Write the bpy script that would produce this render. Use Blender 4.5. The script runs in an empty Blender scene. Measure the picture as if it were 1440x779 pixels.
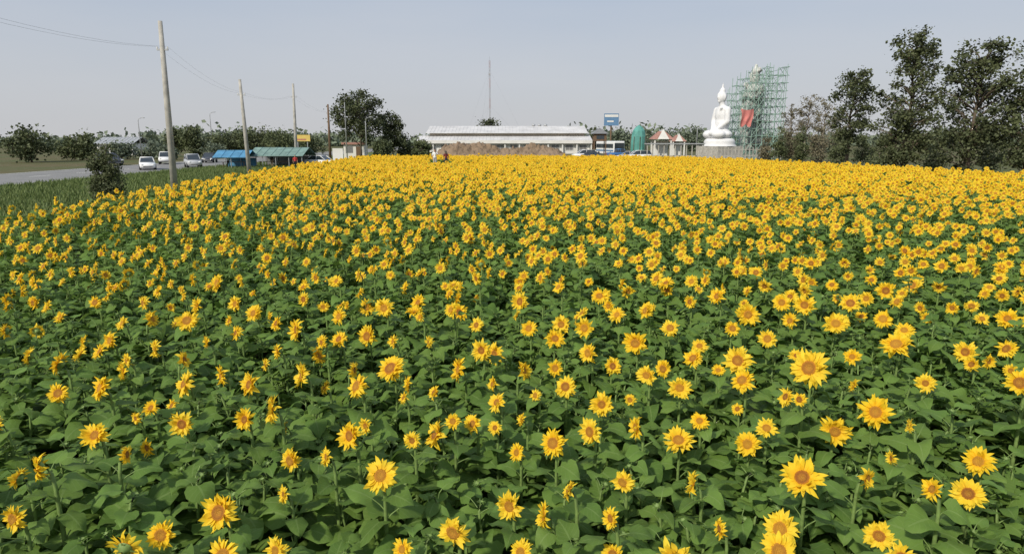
import bpy, math, random
from mathutils import Vector, Matrix, Quaternion, noise
random.seed(7)
PI=math.pi; R=math.radians
scene=bpy.context.scene; COL=scene.collection
F=913.0; HZ=196.0; CZ=3.6; T=math.atan((389.5-HZ)/F)
ct,st=math.cos(T),math.sin(T)
def ray(px,py):
    u=(px-720)/F; v=-(py-389.5)/F
    return Vector((u, ct+v*st, -st+v*ct))
def P(px,py,Y):
    d=ray(px,py); d=d*(Y/d.y); return Vector((d.x,d.y,CZ+d.z))
def PZ(px,py,z):
    d=ray(px,py); k=(z-CZ)/d.z; return Vector((d.x*k,d.y*k,z))
def proj(p):
    q=Vector((p[0],p[1],p[2]-CZ)); dep=q.y*ct-q.z*st
    if dep<0.1: return None
    return (720+F*q.x/dep, 389.5-F*(q.y*st+q.z*ct)/dep, dep)
def X(px,Y): return P(px,HZ,Y).x
def Z(py,Y): return P(720,py,Y).z

# ---------------------------------------------------------------- materials
def nt(name):
    m=bpy.data.materials.new(name); m.use_nodes=True; t=m.node_tree
    return m,t,t.nodes['Principled BSDF'],t.nodes['Material Output']
def N(t,typ,**k):
    n=t.nodes.new(typ)
    for a,b in k.items(): setattr(n,a,b)
    return n
def mathn(t,op,a,b=None):
    n=N(t,'ShaderNodeMath',operation=op)
    for i,x in enumerate((a,b)):
        if x is None: continue
        if isinstance(x,(int,float)): n.inputs[i].default_value=x
        else: t.links.new(x,n.inputs[i])
    return n.outputs[0]
def mixc(t,f,a,b,bt='MIX'):
    n=N(t,'ShaderNodeMix',data_type='RGBA',blend_type=bt)
    if isinstance(f,(int,float)): n.inputs[0].default_value=f
    else: t.links.new(f,n.inputs[0])
    for i,x in ((6,a),(7,b)):
        if isinstance(x,(tuple,list)): n.inputs[i].default_value=(*x[:3],1)
        else: t.links.new(x,n.inputs[i])
    return n.outputs[2]
def plain(name,c,rough=0.6,metal=0,var=0.25,scale=3.0,bump=0.0,spec=0.4):
    m,t,b,o=nt(name)
    tc=N(t,'ShaderNodeTexCoord'); no=N(t,'ShaderNodeTexNoise'); no.inputs['Scale'].default_value=scale; no.inputs['Detail'].default_value=6
    t.links.new(tc.outputs['Object'],no.inputs['Vector'])
    d=tuple(x*(1-var) for x in c); l=tuple(min(1,x*(1+var*0.5)) for x in c)
    r=N(t,'ShaderNodeMapRange'); r.inputs[1].default_value=0.3; r.inputs[2].default_value=0.7
    t.links.new(no.outputs[0],r.inputs[0])
    t.links.new(mixc(t,r.outputs[0],d,l),b.inputs['Base Color'])
    b.inputs['Roughness'].default_value=rough; b.inputs['Metallic'].default_value=metal; b.inputs['Specular IOR Level'].default_value=spec
    if bump:
        bp=N(t,'ShaderNodeBump'); bp.inputs['Strength'].default_value=bump; t.links.new(no.outputs[0],bp.inputs['Height']); t.links.new(bp.outputs[0],b.inputs['Normal'])
    return m
def add_trans(m,colsock,fac,tint=1.0):
    t=m.node_tree; b=t.nodes['Principled BSDF']; o=t.nodes['Material Output']
    tr=N(t,'ShaderNodeBsdfTranslucent'); t.links.new(colsock,tr.inputs[0])
    mx=N(t,'ShaderNodeMixShader'); mx.inputs[0].default_value=fac
    t.links.new(b.outputs[0],mx.inputs[1]); t.links.new(tr.outputs[0],mx.inputs[2]); t.links.new(mx.outputs[0],o.inputs[0])
def pat(t):
    a=N(t,'ShaderNodeAttribute'); a.attribute_name='pat'
    s=N(t,'ShaderNodeSeparateXYZ'); t.links.new(a.outputs['Vector'],s.inputs[0]); return s.outputs
def m_leaf():
    m,t,b,o=nt('sunflower_leaf'); s=pat(t)
    ui=N(t,'ShaderNodeObjectInfo')
    au=mathn(t,'ABSOLUTE',s[0])
    k=mathn(t,'FRACT',mathn(t,'MULTIPLY',mathn(t,'SUBTRACT',s[1],mathn(t,'MULTIPLY',au,0.32)),6.0))
    side=mathn(t,'LESS_THAN',mathn(t,'ABSOLUTE',mathn(t,'SUBTRACT',k,0.5)),0.07)
    mid=mathn(t,'LESS_THAN',au,0.07)
    vein=mathn(t,'MAXIMUM',mathn(t,'MULTIPLY',side,0.5),mid)
    tc=N(t,'ShaderNodeTexCoord'); no=N(t,'ShaderNodeTexNoise'); no.inputs['Scale'].default_value=14; no.inputs['Detail'].default_value=4
    t.links.new(tc.outputs['Object'],no.inputs[0])
    c=mixc(t,s[2],(0.090,0.172,0.032),(0.170,0.295,0.060))
    c=mixc(t,mathn(t,'MULTIPLY',ui.outputs['Random'],0.5),c,(0.170,0.250,0.045))
    c=mixc(t,mathn(t,'MULTIPLY',no.outputs[0],0.25),c,(0.07,0.12,0.022))
    c=mixc(t,mathn(t,'MULTIPLY',vein,0.35),c,(0.25,0.35,0.12))
    t.links.new(c,b.inputs['Base Color']); b.inputs['Roughness'].default_value=0.58; b.inputs['Specular IOR Level'].default_value=0.25
    bp=N(t,'ShaderNodeBump'); bp.inputs['Strength'].default_value=0.5; bp.inputs['Distance'].default_value=0.01
    t.links.new(mathn(t,'SUBTRACT',no.outputs[0],mathn(t,'MULTIPLY',vein,0.6)),bp.inputs['Height']); t.links.new(bp.outputs[0],b.inputs['Normal'])
    add_trans(m,c,0.30); return m
def m_petal():
    m,t,b,o=nt('sunflower_petal'); s=pat(t); ui=N(t,'ShaderNodeObjectInfo')
    r=N(t,'ShaderNodeMapRange'); r.inputs[1].default_value=0; r.inputs[2].default_value=.5; t.links.new(s[1],r.inputs[0])
    c=mixc(t,r.outputs[0],(0.86,0.46,0.012),(0.91,0.67,0.035))
    c=mixc(t,mathn(t,'MULTIPLY',s[2],0.5),c,(0.88,0.56,0.016))
    c=mixc(t,mathn(t,'MULTIPLY',ui.outputs['Random'],0.5),c,(0.90,0.73,0.075))
    st_=mathn(t,'MULTIPLY',mathn(t,'SINE',mathn(t,'MULTIPLY',s[0],14.0)),0.5)
    c2=mixc(t,mathn(t,'MULTIPLY',mathn(t,'ABSOLUTE',st_),0.2),c,(0.74,0.43,0.008))
    t.links.new(c2,b.inputs['Base Color']); b.inputs['Roughness'].default_value=0.6; b.inputs['Specular IOR Level'].default_value=0.2
    add_trans(m,c2,0.35); return m
def m_disc():
    m,t,b,o=nt('sunflower_disc'); s=pat(t); ui=N(t,'ShaderNodeObjectInfo')
    tc=N(t,'ShaderNodeTexCoord'); vo=N(t,'ShaderNodeTexVoronoi'); vo.inputs['Scale'].default_value=150
    t.links.new(tc.outputs['Object'],vo.inputs[0])
    r=N(t,'ShaderNodeValToRGB'); e=r.color_ramp.elements
    e[0].position=0; e[0].color=(0.42,0.21,0.018,1); e[1].position=1; e[1].color=(0.74,0.38,0.010,1)
    for p_,c_ in ((0.35,(0.40,0.165,0.012)),(0.62,(0.25,0.08,0.008)),(0.85,(0.50,0.19,0.008))):
        q=e.new(p_); q.color=(*c_,1)
    t.links.new(s[1],r.inputs[0])
    c=mixc(t,mathn(t,'MULTIPLY',vo.outputs['Distance'],0.6),r.outputs[0],(0.13,0.048,0.006))
    c=mixc(t,mathn(t,'MULTIPLY',ui.outputs['Random'],0.45),c,(0.62,0.33,0.016))
    t.links.new(c,b.inputs['Base Color']); b.inputs['Roughness'].default_value=0.85
    bp=N(t,'ShaderNodeBump'); bp.inputs['Strength'].default_value=0.8; bp.inputs['Distance'].default_value=0.006; bp.invert=True
    t.links.new(vo.outputs['Distance'],bp.inputs['Height']); t.links.new(bp.outputs[0],b.inputs['Normal'])
    return m
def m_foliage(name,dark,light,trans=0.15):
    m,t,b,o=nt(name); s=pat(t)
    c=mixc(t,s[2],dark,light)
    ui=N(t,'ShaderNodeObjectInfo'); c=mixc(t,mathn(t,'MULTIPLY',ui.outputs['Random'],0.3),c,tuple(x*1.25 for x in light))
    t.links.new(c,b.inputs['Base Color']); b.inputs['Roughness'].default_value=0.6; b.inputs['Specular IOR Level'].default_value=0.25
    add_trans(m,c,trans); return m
def m_ground(name,c1,c2,c3,scale=0.4,bump=0.5):
    m,t,b,o=nt(name); tc=N(t,'ShaderNodeTexCoord')
    n1=N(t,'ShaderNodeTexNoise'); n1.inputs['Scale'].default_value=scale; n1.inputs['Detail'].default_value=8
    n2=N(t,'ShaderNodeTexNoise'); n2.inputs['Scale'].default_value=scale*12; n2.inputs['Detail'].default_value=8
    for n in (n1,n2): t.links.new(tc.outputs['Object'],n.inputs[0])
    r=N(t,'ShaderNodeMapRange'); r.inputs[1].default_value=.38; r.inputs[2].default_value=.62; t.links.new(n1.outputs[0],r.inputs[0])
    r2=N(t,'ShaderNodeMapRange'); r2.inputs[1].default_value=.35; r2.inputs[2].default_value=.7; t.links.new(n2.outputs[0],r2.inputs[0])
    c=mixc(t,r.outputs[0],c1,c2); c=mixc(t,mathn(t,'MULTIPLY',r2.outputs[0],0.6),c,c3)
    t.links.new(c,b.inputs['Base Color']); b.inputs['Roughness'].default_value=.95; b.inputs['Specular IOR Level'].default_value=.1
    bp=N(t,'ShaderNodeBump'); bp.inputs['Strength'].default_value=bump; bp.inputs['Distance'].default_value=.1
    t.links.new(n2.outputs[0],bp.inputs['Height']); t.links.new(bp.outputs[0],b.inputs['Normal']); return m

M_leaf=m_leaf(); M_petal=m_petal(); M_disc=m_disc()
M_stem=plain('sunflower_stem',(0.18,0.27,0.075),.6,var=.3,scale=30)
M_calyx=plain('sunflower_calyx',(0.19,0.28,0.07),.6,var=.3,scale=40)
M_soil=m_ground('field_soil',(0.05,0.045,0.025),(0.05,0.07,0.02),(0.03,0.045,0.015),0.8)
M_land=m_ground('land',(0.11,0.10,0.05),(0.07,0.10,0.035),(0.16,0.13,0.08),0.06)
M_verge=m_ground('verge',(0.08,0.13,0.03),(0.12,0.15,0.05),(0.15,0.13,0.07),0.3)
M_dirt=m_ground('bank_dirt',(0.25,0.18,0.125),(0.17,0.12,0.08),(0.31,0.24,0.17),0.5,1.0)
M_asph=m_ground('asphalt',(0.22,0.22,0.22),(0.27,0.265,0.26),(0.18,0.18,0.18),0.5,.2)
M_paint=plain('road_paint',(0.7,0.7,0.66),.7,var=.3,scale=2)
M_conc=plain('weathered_concrete',(0.42,0.40,0.36),.85,var=.3,scale=2,bump=.2)
M_bark=plain('bark',(0.14,0.11,0.08),.9,var=.4,scale=5,bump=.5)
M_barkp=plain('pale_bark',(0.26,0.22,0.18),.9,var=.35,scale=5,bump=.4)
M_wire=plain('wire',(0.30,0.30,0.32),.6)
M_white=plain('white_wall',(0.70,0.69,0.66),.7,var=.12,scale=.6)
M_roofw=plain('pale_metal_roof',(0.60,0.59,0.59),.6,var=.18,scale=.35)
M_beige=plain('beige_wall',(0.55,0.48,0.38),.8,var=.15,scale=.5)
M_dark=plain('dark_opening',(0.20,0.20,0.20),.3,spec=.5)
M_glass=plain('dark_glass',(0.03,0.04,0.05),.08,spec=.8)
M_statue=plain('white_plaster',(0.72,0.72,0.73),.7,var=.12,scale=.8)
M_statue2=plain('grey_white_plaster',(0.50,0.51,0.48),.8,var=.4,scale=1.2)
M_green=plain('green_scaffold_paint',(0.27,0.40,0.34),.6,var=.3)
M_red=plain('faded_red_cloth',(0.55,0.19,0.17),.85,var=.3,scale=1)
M_redp=plain('red_paint',(0.45,0.18,0.12),.6,var=.2)
M_redroof=plain('red_roof_tiles',(0.38,0.20,0.16),.7,var=.3)
M_blue=plain('blue_tarpaulin',(0.08,0.25,0.42),.5,var=.3,scale=1.5)
M_teal=plain('teal_roof_sheet',(0.18,0.28,0.25),.6,var=.35,scale=1.2)
M_tealnet=plain('teal_netting',(0.10,0.31,0.27),.7,var=.3,scale=1)
M_yellow=plain('yellow_board',(0.62,0.46,0.12),.5,var=.1)
M_steel=plain('galvanised_steel',(0.42,0.43,0.44),.45,metal=.3,var=.2)
M_signblue=plain('sign_blue',(0.12,0.23,0.38),.5,var=.15)
M_tyre=plain('tyre',(0.02,0.02,0.02),.8)
M_rim=plain('rim',(0.5,0.5,0.52),.3,metal=.8)
M_light=plain('lamp_glass',(0.8,0.8,0.78),.1)
M_tail=plain('tail_lamp',(0.5,0.02,0.02),.2)
def carpaint(n,c): return plain(n,c,.25,var=.04,spec=.6)
M_cw=carpaint('car_white',(0.78,0.78,0.78)); M_cs=carpaint('car_silver',(0.42,0.43,0.45)); M_cd=carpaint('car_dark',(0.05,0.055,0.07)); M_cb=carpaint('car_blue',(0.05,0.15,0.35))
M_skin=plain('skin',(0.42,0.24,0.15),.55,var=.06); M_hair=plain('hair',(0.012,0.01,0.009),.4)
M_shirtw=plain('white_shirt',(0.78,0.78,0.77),.8,var=.08); M_shirtr=plain('dark_red_shirt',(0.16,0.025,0.03),.8); M_shirtb=plain('red_shirt',(0.5,0.05,0.05),.8); M_black=plain('black_cloth',(0.02,0.02,0.025),.8); M_jean=plain('pale_cloth',(0.45,0.44,0.42),.8); M_khaki=plain('khaki_cloth',(0.25,0.2,0.13),.8)
M_wood=plain('brown_wood',(0.16,0.10,0.06),.8,var=.4,scale=6)
M_fg=m_foliage('tree_leaves',(0.055,0.072,0.034),(0.130,0.152,0.068))
M_fd=m_foliage('dark_tree_leaves',(0.046,0.060,0.030),(0.115,0.132,0.058))
M_ff=m_foliage('hazy_tree_leaves',(0.115,0.142,0.102),(0.175,0.21,0.140))  # distance haze painted in: paler, greyer greens for far trees and bushes
M_fb=m_foliage('dry_leaves',(0.125,0.110,0.070),(0.215,0.195,0.125))
M_grass=m_foliage('grass_blades',(0.07,0.12,0.03),(0.16,0.20,0.07))

# ---------------------------------------------------------------- mesh builder
class MB:
    def __init__(s): s.v=[]; s.f=[]; s.m=[]; s.p=[]
    def add(s,vs,fs,mi=0,pt=None):
        o=len(s.v); s.v.extend(tuple(x) for x in vs); s.f.extend(tuple(i+o for i in f) for f in fs); s.m.extend([mi]*len(fs))
        s.p.extend(pt if pt is not None else [(0,0,.5)]*len(vs))
    def box(s,a,b,mi=0,M=None):
        x0,y0,z0=a; x1,y1,z1=b
        vs=[Vector(q) for q in ((x0,y0,z0),(x1,y0,z0),(x1,y1,z0),(x0,y1,z0),(x0,y0,z1),(x1,y0,z1),(x1,y1,z1),(x0,y1,z1))]
        if M: vs=[M@q for q in vs]
        s.add(vs,[(0,3,2,1),(4,5,6,7),(0,1,5,4),(1,2,6,5),(2,3,7,6),(3,0,4,7)],mi)
    def tube(s,pts,rs,n=6,mi=0,cap=True,pt=None):
        pts=[Vector(p) for p in pts]; vs=[]; fs=[]
        for i,p in enumerate(pts):
            d=(pts[min(i+1,len(pts)-1)]-pts[max(i-1,0)]).normalized()
            a=d.cross(Vector((0,0,1)) if abs(d.z)<.95 else Vector((1,0,0))).normalized(); b=d.cross(a)
            r=rs[i] if isinstance(rs,(list,tuple)) else rs
            for k in range(n):
                t=2*PI*k/n; vs.append(p+a*math.cos(t)*r+b*math.sin(t)*r)
        for i in range(len(pts)-1):
            for k in range(n):
                k2=(k+1)%n; fs.append((i*n+k,i*n+k2,(i+1)*n+k2,(i+1)*n+k))
        if cap: fs.append(tuple(range(n-1,-1,-1))); fs.append(tuple((len(pts)-1)*n+k for k in range(n)))
        s.add(vs,fs,mi,[pt]*len(vs) if pt else None)
    def ell(s,c,r,n=12,m=8,M=None,mi=0):
        vs=[];fs=[]
        for i in range(m+1):
            th=PI*i/m
            for k in range(n):
                a=2*PI*k/n; q=Vector((r[0]*math.sin(th)*math.cos(a),r[1]*math.sin(th)*math.sin(a),r[2]*math.cos(th)))
                if M: q=M@q
                vs.append(Vector(c)+q)
        for i in range(m):
            for k in range(n):
                k2=(k+1)%n; fs.append((i*n+k,(i+1)*n+k,(i+1)*n+k2,i*n+k2))
        s.add(vs,fs,mi)
    def lathe(s,prof,n=16,c=(0,0,0),mi=0,pt=None):
        vs=[];fs=[];pp=[]
        for j,(r,z) in enumerate(prof):
            for k in range(n):
                a=2*PI*k/n; vs.append((c[0]+r*math.cos(a),c[1]+r*math.sin(a),c[2]+z)); pp.append((0,pt[j] if pt else 0,.5))
        for i in range(len(prof)-1):
            for k in range(n):
                k2=(k+1)%n; fs.append((i*n+k,i*n+k2,(i+1)*n+k2,(i+1)*n+k))
        s.add(vs,fs,mi,pp)
    def mesh(s,name,mats,smooth=False):
        me=bpy.data.meshes.new(name); me.from_pydata(s.v,[],s.f)
        for m in (mats if isinstance(mats,(list,tuple)) else [mats]): me.materials.append(m)
        me.polygons.foreach_set('material_index',s.m)
        me.polygons.foreach_set('use_smooth',[smooth]*len(s.f))
        at=me.attributes.new('pat','FLOAT_VECTOR','POINT'); at.data.foreach_set('vector',[c for p in s.p for c in p])
        me.update(); return me
    def build(s,name,mats,parent=None,smooth=False):
        return ob(name,s.mesh(name,mats,smooth),parent)
def ob(name,me,parent=None,col=None):
    o=bpy.data.objects.new(name,me); (col or COL).objects.link(o)
    if parent: o.parent=parent
    return o
def empty(name,loc,rz=0,sc=1):
    o=bpy.data.objects.new(name,None); COL.objects.link(o); o.location=loc; o.rotation_euler=(0,0,rz); o.scale=(sc,)*3; o.empty_display_size=.1
    return o
def tag(o,label=None,cat=None,group=None,kind=None):
    if label: o['label']=label
    if cat: o['category']=cat
    if group: o['group']=group
    if kind: o['kind']=kind
    return o
def sheet(name,poly,z,mat,kind='structure'):
    b=MB(); b.add([(x,y,z) for x,y in poly],[tuple(range(len(poly)))]); o=b.build(name,mat); tag(o,kind=kind); return o

# ---------------------------------------------------------------- ground
sheet('ground',[(-1500,-300),(1500,-300),(1500,2500),(-1500,2500)],0,M_land)
def xl(y): return -13.6-0.05*y
def xr(y):
    if y<66: return 22+.264*(66-y)
    return 22-(y-66)*9/12.0
def inside(x,y): return -2<y<78 and xl(y)<x<xr(y)
sheet('field_soil',[(xl(-6)-.5,-6),(xr(-6)+.5,-6),(xr(66)+.5,66),(xr(78)+.5,78.5),(xl(78)-.5,78.5)],0.012,M_soil)
sheet('grass_verge',[(-40,-20),(xl(-6)-.6,-20),(xl(78)-.6,79),(-22,120),(-40,200)],0.006,M_verge)
sheet('road',[(-54,-60),(-40.2,-60),(-40.2,420),(-54,420)],0.010,M_asph)
b=MB()
for k in range(60):
    y=-20+k*7; b.add([(-47.2,y,.014),(-47.0,y,.014),(-47.0,y+3,.014),(-47.2,y+3,.014)],[(0,1,2,3)])
for x in (-40.7,-53.6): b.add([(x,-60,.014),(x+.14,-60,.014),(x+.14,420,.014),(x,420,.014)],[(0,1,2,3)])
tag(b.build('road_markings',M_paint),kind='structure')
KY=62.0; KX=X(619,KY); b=MB(); vs=[];fs=[]
for i in range(9):
    r=i/8
    for k in range(28):
        a=2*PI*k/28; q=1+.12*noise.noise(Vector((math.cos(a),math.sin(a),3)))
        vs.append((KX+r*1.9*q*math.cos(a),KY+r*1.7*q*math.sin(a),.98*(1 if r<.5 else max(0,(1-r)/.5)**.8)-(.03 if i==8 else 0)))
for i in range(8):
    for k in range(28): k2=(k+1)%28; fs.append((i*28+k,(i+1)*28+k,(i+1)*28+k2,i*28+k2))
b.add(vs,fs); tag(b.build('terrain_knoll',M_verge,smooth=True),kind='structure')

# ---------------------------------------------------------------- sunflower parts
def petals(b,rng,n1=17,layers=3,seg=4,wide=True,mi=0,Mx=None,size=1.0,droop=0.0,wmul=1.0):
    base=[rng.uniform(-.25,.32) for _ in range(5)]
    for L in range(layers):
        n=n1
        for k in range(n):
            if rng.random()<.06: continue
            a=2*PI*(k+L*0.37+rng.uniform(-.28,.28))/n
            r0=.041-.003*L; ln=rng.uniform(.052,.084)*(1-.08*L); w=rng.uniform(.0100,.0150)*wmul
            lift=R(rng.uniform(-12,18)+L*11)+.6*base[int(a/6.2832*5)%5]-droop*rng.random(); curl=rng.uniform(-.7,.6); tw=rng.uniform(-.7,.7); sw=rng.uniform(-.35,.35)
            ca,sa=math.cos(a),math.sin(a); prof=(.5,.95,1,.68,.03) if seg==4 else (.65,1,.08)
            vs=[];pp=[];rz=rng.random()
            for i,wf in enumerate(prof):
                t=i/(len(prof)-1); d=r0+ln*t*math.cos(lift+curl*t); z=.004+.003*L+ln*t*math.sin(lift+curl*t)
                us=(-1,0,1) if wide else (-1,1)
                for u in us:
                    wy=w*wf*u+sw*ln*t*t; dz=(abs(u)*.18*w*wf*2 if wide else 0)+u*w*wf*math.sin(tw)
                    q=Vector(((d*ca-wy*sa)*size,(d*sa+wy*ca)*size,(z+dz)*size))
                    if Mx: q=Mx@q
                    vs.append(q); pp.append((u,t,rz))
            c=3 if wide else 2; fs=[]
            for i in range(len(prof)-1):
                for j in range(c-1): fs.append((i*c+j,i*c+j+1,(i+1)*c+j+1,(i+1)*c+j))
            b.add(vs,fs,mi,pp)
def xf(b,start,Mx):
    for i in range(start,len(b.v)): b.v[i]=tuple(Mx@Vector(b.v[i]))
def disc(b,mi=0,Mx=None,n=18,size=1.0):
    o=len(b.v)
    prof=[(.0005,.009),(.013,.011),(.025,.015),(.035,.016),(.042,.012),(.046,.002)]
    prof=[(r*size,z*size) for r,z in prof][::-1]
    b.lathe(prof,n,mi=mi,pt=[1,.92,.75,.55,.3,0])
    if Mx: xf(b,o,Mx)
def calyx(b,rng,mi=0,Mx=None,n=14,size=1.0):
    o=len(b.v)
    b.lathe([(.007*size,-.032*size),(.018*size,-.026*size),(.036*size,-.012*size),(.046*size,.001*size)],12,mi=mi)
    for k in range(n):
        a=2*PI*(k+rng.uniform(-.2,.2))/n; l=rng.uniform(.022,.042); ca,sa=math.cos(a),math.sin(a); w=.009
        pts=[(.036,-w,-.012),(.036,w,-.012),(.036+l*.5,w*.8,-.012),(.036+l*.5,-w*.8,-.012),(.036+l,0,-.008+rng.uniform(-.012,.002))]
        b.add([((x*ca-y*sa)*size,(x*sa+y*ca)*size,z*size) for x,y,z in pts],[(0,1,2,3),(3,2,4)],mi)
    if Mx: xf(b,o,Mx)
H0=1.56
def stem(b,mi=0,h=H0,n=6):
    b.tube([(0,0,-.03),(.004,.004,h*.35),(-.004,0,h*.7),(0,0,h-.14),(.008,0,h-.06),(.028,0,h-.018)],[.014,.013,.012,.0105,.0095,.009],n,mi)
def leaf(b,rng,org,az,pitch,L,mi,lod=0):
    c,s=math.cos(az),math.sin(az); wd=L*rng.uniform(.38,.50); dr=rng.uniform(.1,.85); cup=rng.uniform(-.05,.42); rz=rng.random(); roll=rng.uniform(-.5,.5); ph=rng.uniform(0,6)
    if lod: sts=((0,.62),(.3,1),(.65,.62),(1,.02)); us=(-1,0,1)
    else: sts=((0,.60),(.14,.92),(.30,1.0),(.48,.86),(.66,.60),(.84,.30),(1,.02)); us=(-1,-.5,0,.5,1)
    vs=[];pp=[]; ang=pitch; x=0; z=0; pv=0
    for (v,wf) in sts:
        ds=(v-pv)*L; a2=pitch-dr*v*1.5; x+=ds*math.cos(a2); z+=ds*math.sin(a2); pv=v
        for u in us:
            y=u*wd*wf; xx=x-(abs(u)**1.5)*L*.16*(1-v)**2
            zz=z+cup*abs(y)-abs(u)*abs(u)*wd*.12 + .075*L*math.sin(v*9+ph+u*2.2)*abs(u) + roll*y
            if lod==0 and abs(u)==1: y*=1+.07*math.sin(v*31+ph)
            vs.append((org[0]+xx*c-y*s,org[1]+xx*s+y*c,org[2]+zz)); pp.append((u,v,rz))
    k=len(us); fs=[]
    for i in range(len(sts)-1):
        for j in range(k-1): fs.append((i*k+j,i*k+j+1,(i+1)*k+j+1,(i+1)*k+j))
    b.add(vs,fs,mi,pp)
def foliage(b,rng,mi_leaf=0,mi_pet=1,h=H0,nl=15,lod=0,top=.12,z0=.48):
    a=rng.uniform(0,6.28)
    for i in range(nl):
        t=i/(nl-1); z=z0+(h-top-z0)*t**.85; a+=R(137.5+rng.uniform(-18,18))
        L=(.265-.14*t**2.6)*rng.uniform(.75,1.12); pl=(.17-.10*t)*rng.uniform(.8,1.2); up=R(rng.uniform(28,60))
        c,s=math.cos(a),math.sin(a)
        e=(c*pl*math.cos(up),s*pl*math.cos(up),z+pl*math.sin(up))
        m_=(c*pl*.5*math.cos(up*1.2),s*pl*.5*math.cos(up*1.2),z+pl*.55*math.sin(up))
        b.tube([(0,0,z),m_,e],[.005,.004,.0035],3,mi_pet,cap=False)
        leaf(b,rng,e,a+rng.uniform(-.3,.3),R(rng.uniform(-8,36)),L,mi_leaf,lod)
NV=12
petal_me=[];cal_me=[];fol_me=[]
for i in range(NV):
    rg=random.Random(100+i); b=MB(); petals(b,rg,rg.choice((15,17,19)),3,4,True,droop=(0 if i%3 else .6)); petal_me.append(b.mesh('petals',M_petal,True))
    b=MB(); calyx(b,rg); cal_me.append(b.mesh('flower_head',M_calyx,False))
    b=MB(); foliage(b,rg,0,1,H0,16,0); fol_me.append(b.mesh('foliage',[M_leaf,M_stem],True))
b=MB(); disc(b,n=22); disc_me=b.mesh('seed_disc',M_disc,True)
b=MB(); stem(b,n=8); stem_me=b.mesh('stem',M_stem,True)
# plants for the mass of the field: 0..11 middle distance, 12..19 far, then leafy ones
proto=bpy.data.collections.new('field_plants')
NF=12; NX=8; NB=6
for i in range(NF+NX+NB):
    rg=random.Random(500+i); b=MB(); bud=i>=NF+NX; far=NF<=i<NF+NX
    h=H0 if not bud else H0-.10
    stem(b,0,h,4); foliage(b,rg,1,0,h-(.06 if far else 0),13 if not (far or bud) else (8 if far else 14),0 if bud else 1,top=.12 if not bud else .03,z0=.6 if not far else .85)
    pitch=R(rg.uniform(-5,48)) if not far else R(rg.uniform(-5,32)); sz=rg.uniform(.72,1.10)
    if bud: sz=.45; pitch=R(70)
    Mx=Matrix.Translation((.030+.03*math.cos(pitch)*sz,0,h+.03*math.sin(pitch)*sz-.012))@Matrix.Rotation(PI/2-pitch,4,'Y')
    calyx(b,rg,0,Mx,8,sz)
    if not bud:
        petals(b,rg,15,2,4 if not far else 2,not far,2,Mx,sz,wmul=1.1 if not far else 1.5,droop=.5*(i%3==0)); disc(b,3,Mx,10,sz*(1 if not far else .8))
    else:
        petals(b,rg,8,1,2,False,1,Mx,sz*.8)
    ob('sunflower_plant_%02d'%i,b.mesh('sunflower_plant',[M_stem,M_leaf,M_petal,M_disc],True),None,proto)

LST='''233,746,45 321,716,66 322,776,56 399,768,48 418,643,44 540,667,54 646,740,56 723,705,46 740,772,44 780,725,48,e 882,673,42 865,774,38 950,777,68 988,682,44,e
1100,742,58 1093,772,62 1134,672,64 1207,669,36,e 1237,750,54 1268,776,44 145,610,44 218,625,34,e 264,592,46 220,573,28 352,587,34 396,575,44,e 503,609,46 522,596,30 584,615,28 624,612,50,e
672,595,32 733,634,33 706,566,34 759,555,24 783,621,42 838,604,42 846,566,36 905,600,38,e 956,619,52 986,591,32 957,543,38 1054,621,42 1079,601,34 1115,560,34,e 1173,602,56 1234,579,60
1142,517,54 1200,502,28 1265,487,54 1300,537,30 1210,545,26,e 556,520,46 583,540,30,e 512,543,40,e 437,528,42,e 440,503,34,e 360,540,42,e 322,527,36,e 270,540,46,e 155,545,46,e 185,520,34,e
400,493,28,e 490,520,30,e 427,463,40,e 521,472,38 483,478,30 483,445,28 545,432,30 593,427,28 640,436,24 655,520,42,e 681,490,32 703,497,36 728,522,34,e 674,457,27 747,462,28 780,477,34
782,516,28 797,543,36 792,455,32 824,460,32 834,495,34 860,514,32 897,481,42 914,526,34 936,516,28 942,462,34 980,506,36 985,487,28 871,444,28 915,438,32,e 1045,507,46 1050,537,40
1029,462,28 1080,477,34 1050,441,36 1015,418,30 1100,425,27 1135,428,34 1174,455,38 1196,428,32 1242,450,36 1244,408,32 1287,403,38 1274,466,30 843,418,31 736,424,34 363,441,30 337,427,28
286,430,32,e 205,450,30,e 228,490,32,e 150,495,34,e 140,425,24 210,425,26,e 464,388,26 313,398,28,e 340,468,30,e 618,553,28,e 1264,645,24,e 410,692,22,e 163,478,28,e 250,508,28,e 188,505,26,e
300,480,24,e 381,512,24,e 465,545,26,e 575,560,24,e 200,585,22,e 165,640,24,e 700,600,24 742,590,24,e 812,690,24,e 1040,575,22 870,725,22 575,768,26 1024,742,36,e 640,590,22 460,480,24,e
250,570,24,e 410,600,22,e 470,640,20,e 610,480,24,e 560,480,24,e 700,540,24,e 890,560,22 1010,520,22 1130,560,24 1290,600,24,e 1120,500,24 1220,420,26 180,455,24,e 395,455,24,e 255,455,22,e'''
plants=[] # x,y,z(head),scale head, a(turn), pitch, flowering, listed
rg=random.Random(11)
for tok in LST.split():
    q=tok.split(','); px,py,dm=float(q[0]),float(q[1]),float(q[2])
    z=rg.uniform(1.46,1.68); p=PZ(px,py,z); dep=proj(p)[2]
    s=max(.13,min(.33,dm*dep/F))/.235
    view=math.degrees(math.atan2(p.x,p.y))
    if len(q)>3: a=view+rg.choice((62,72,82)) if rg.random()<.85 else view-65; pit=rg.uniform(0,35); 
    else: a=min(view+50,max(view-10,rg.gauss(34,18))); pit=rg.uniform(5,45)
    plants.append([p.x,p.y,z,s,a,pit,1,1])
listed=[(p[0],p[1]) for p in plants]
def near_list(x,y,r):
    return any((x-a)**2+(y-b_)**2<r*r for a,b_ in listed)
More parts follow.
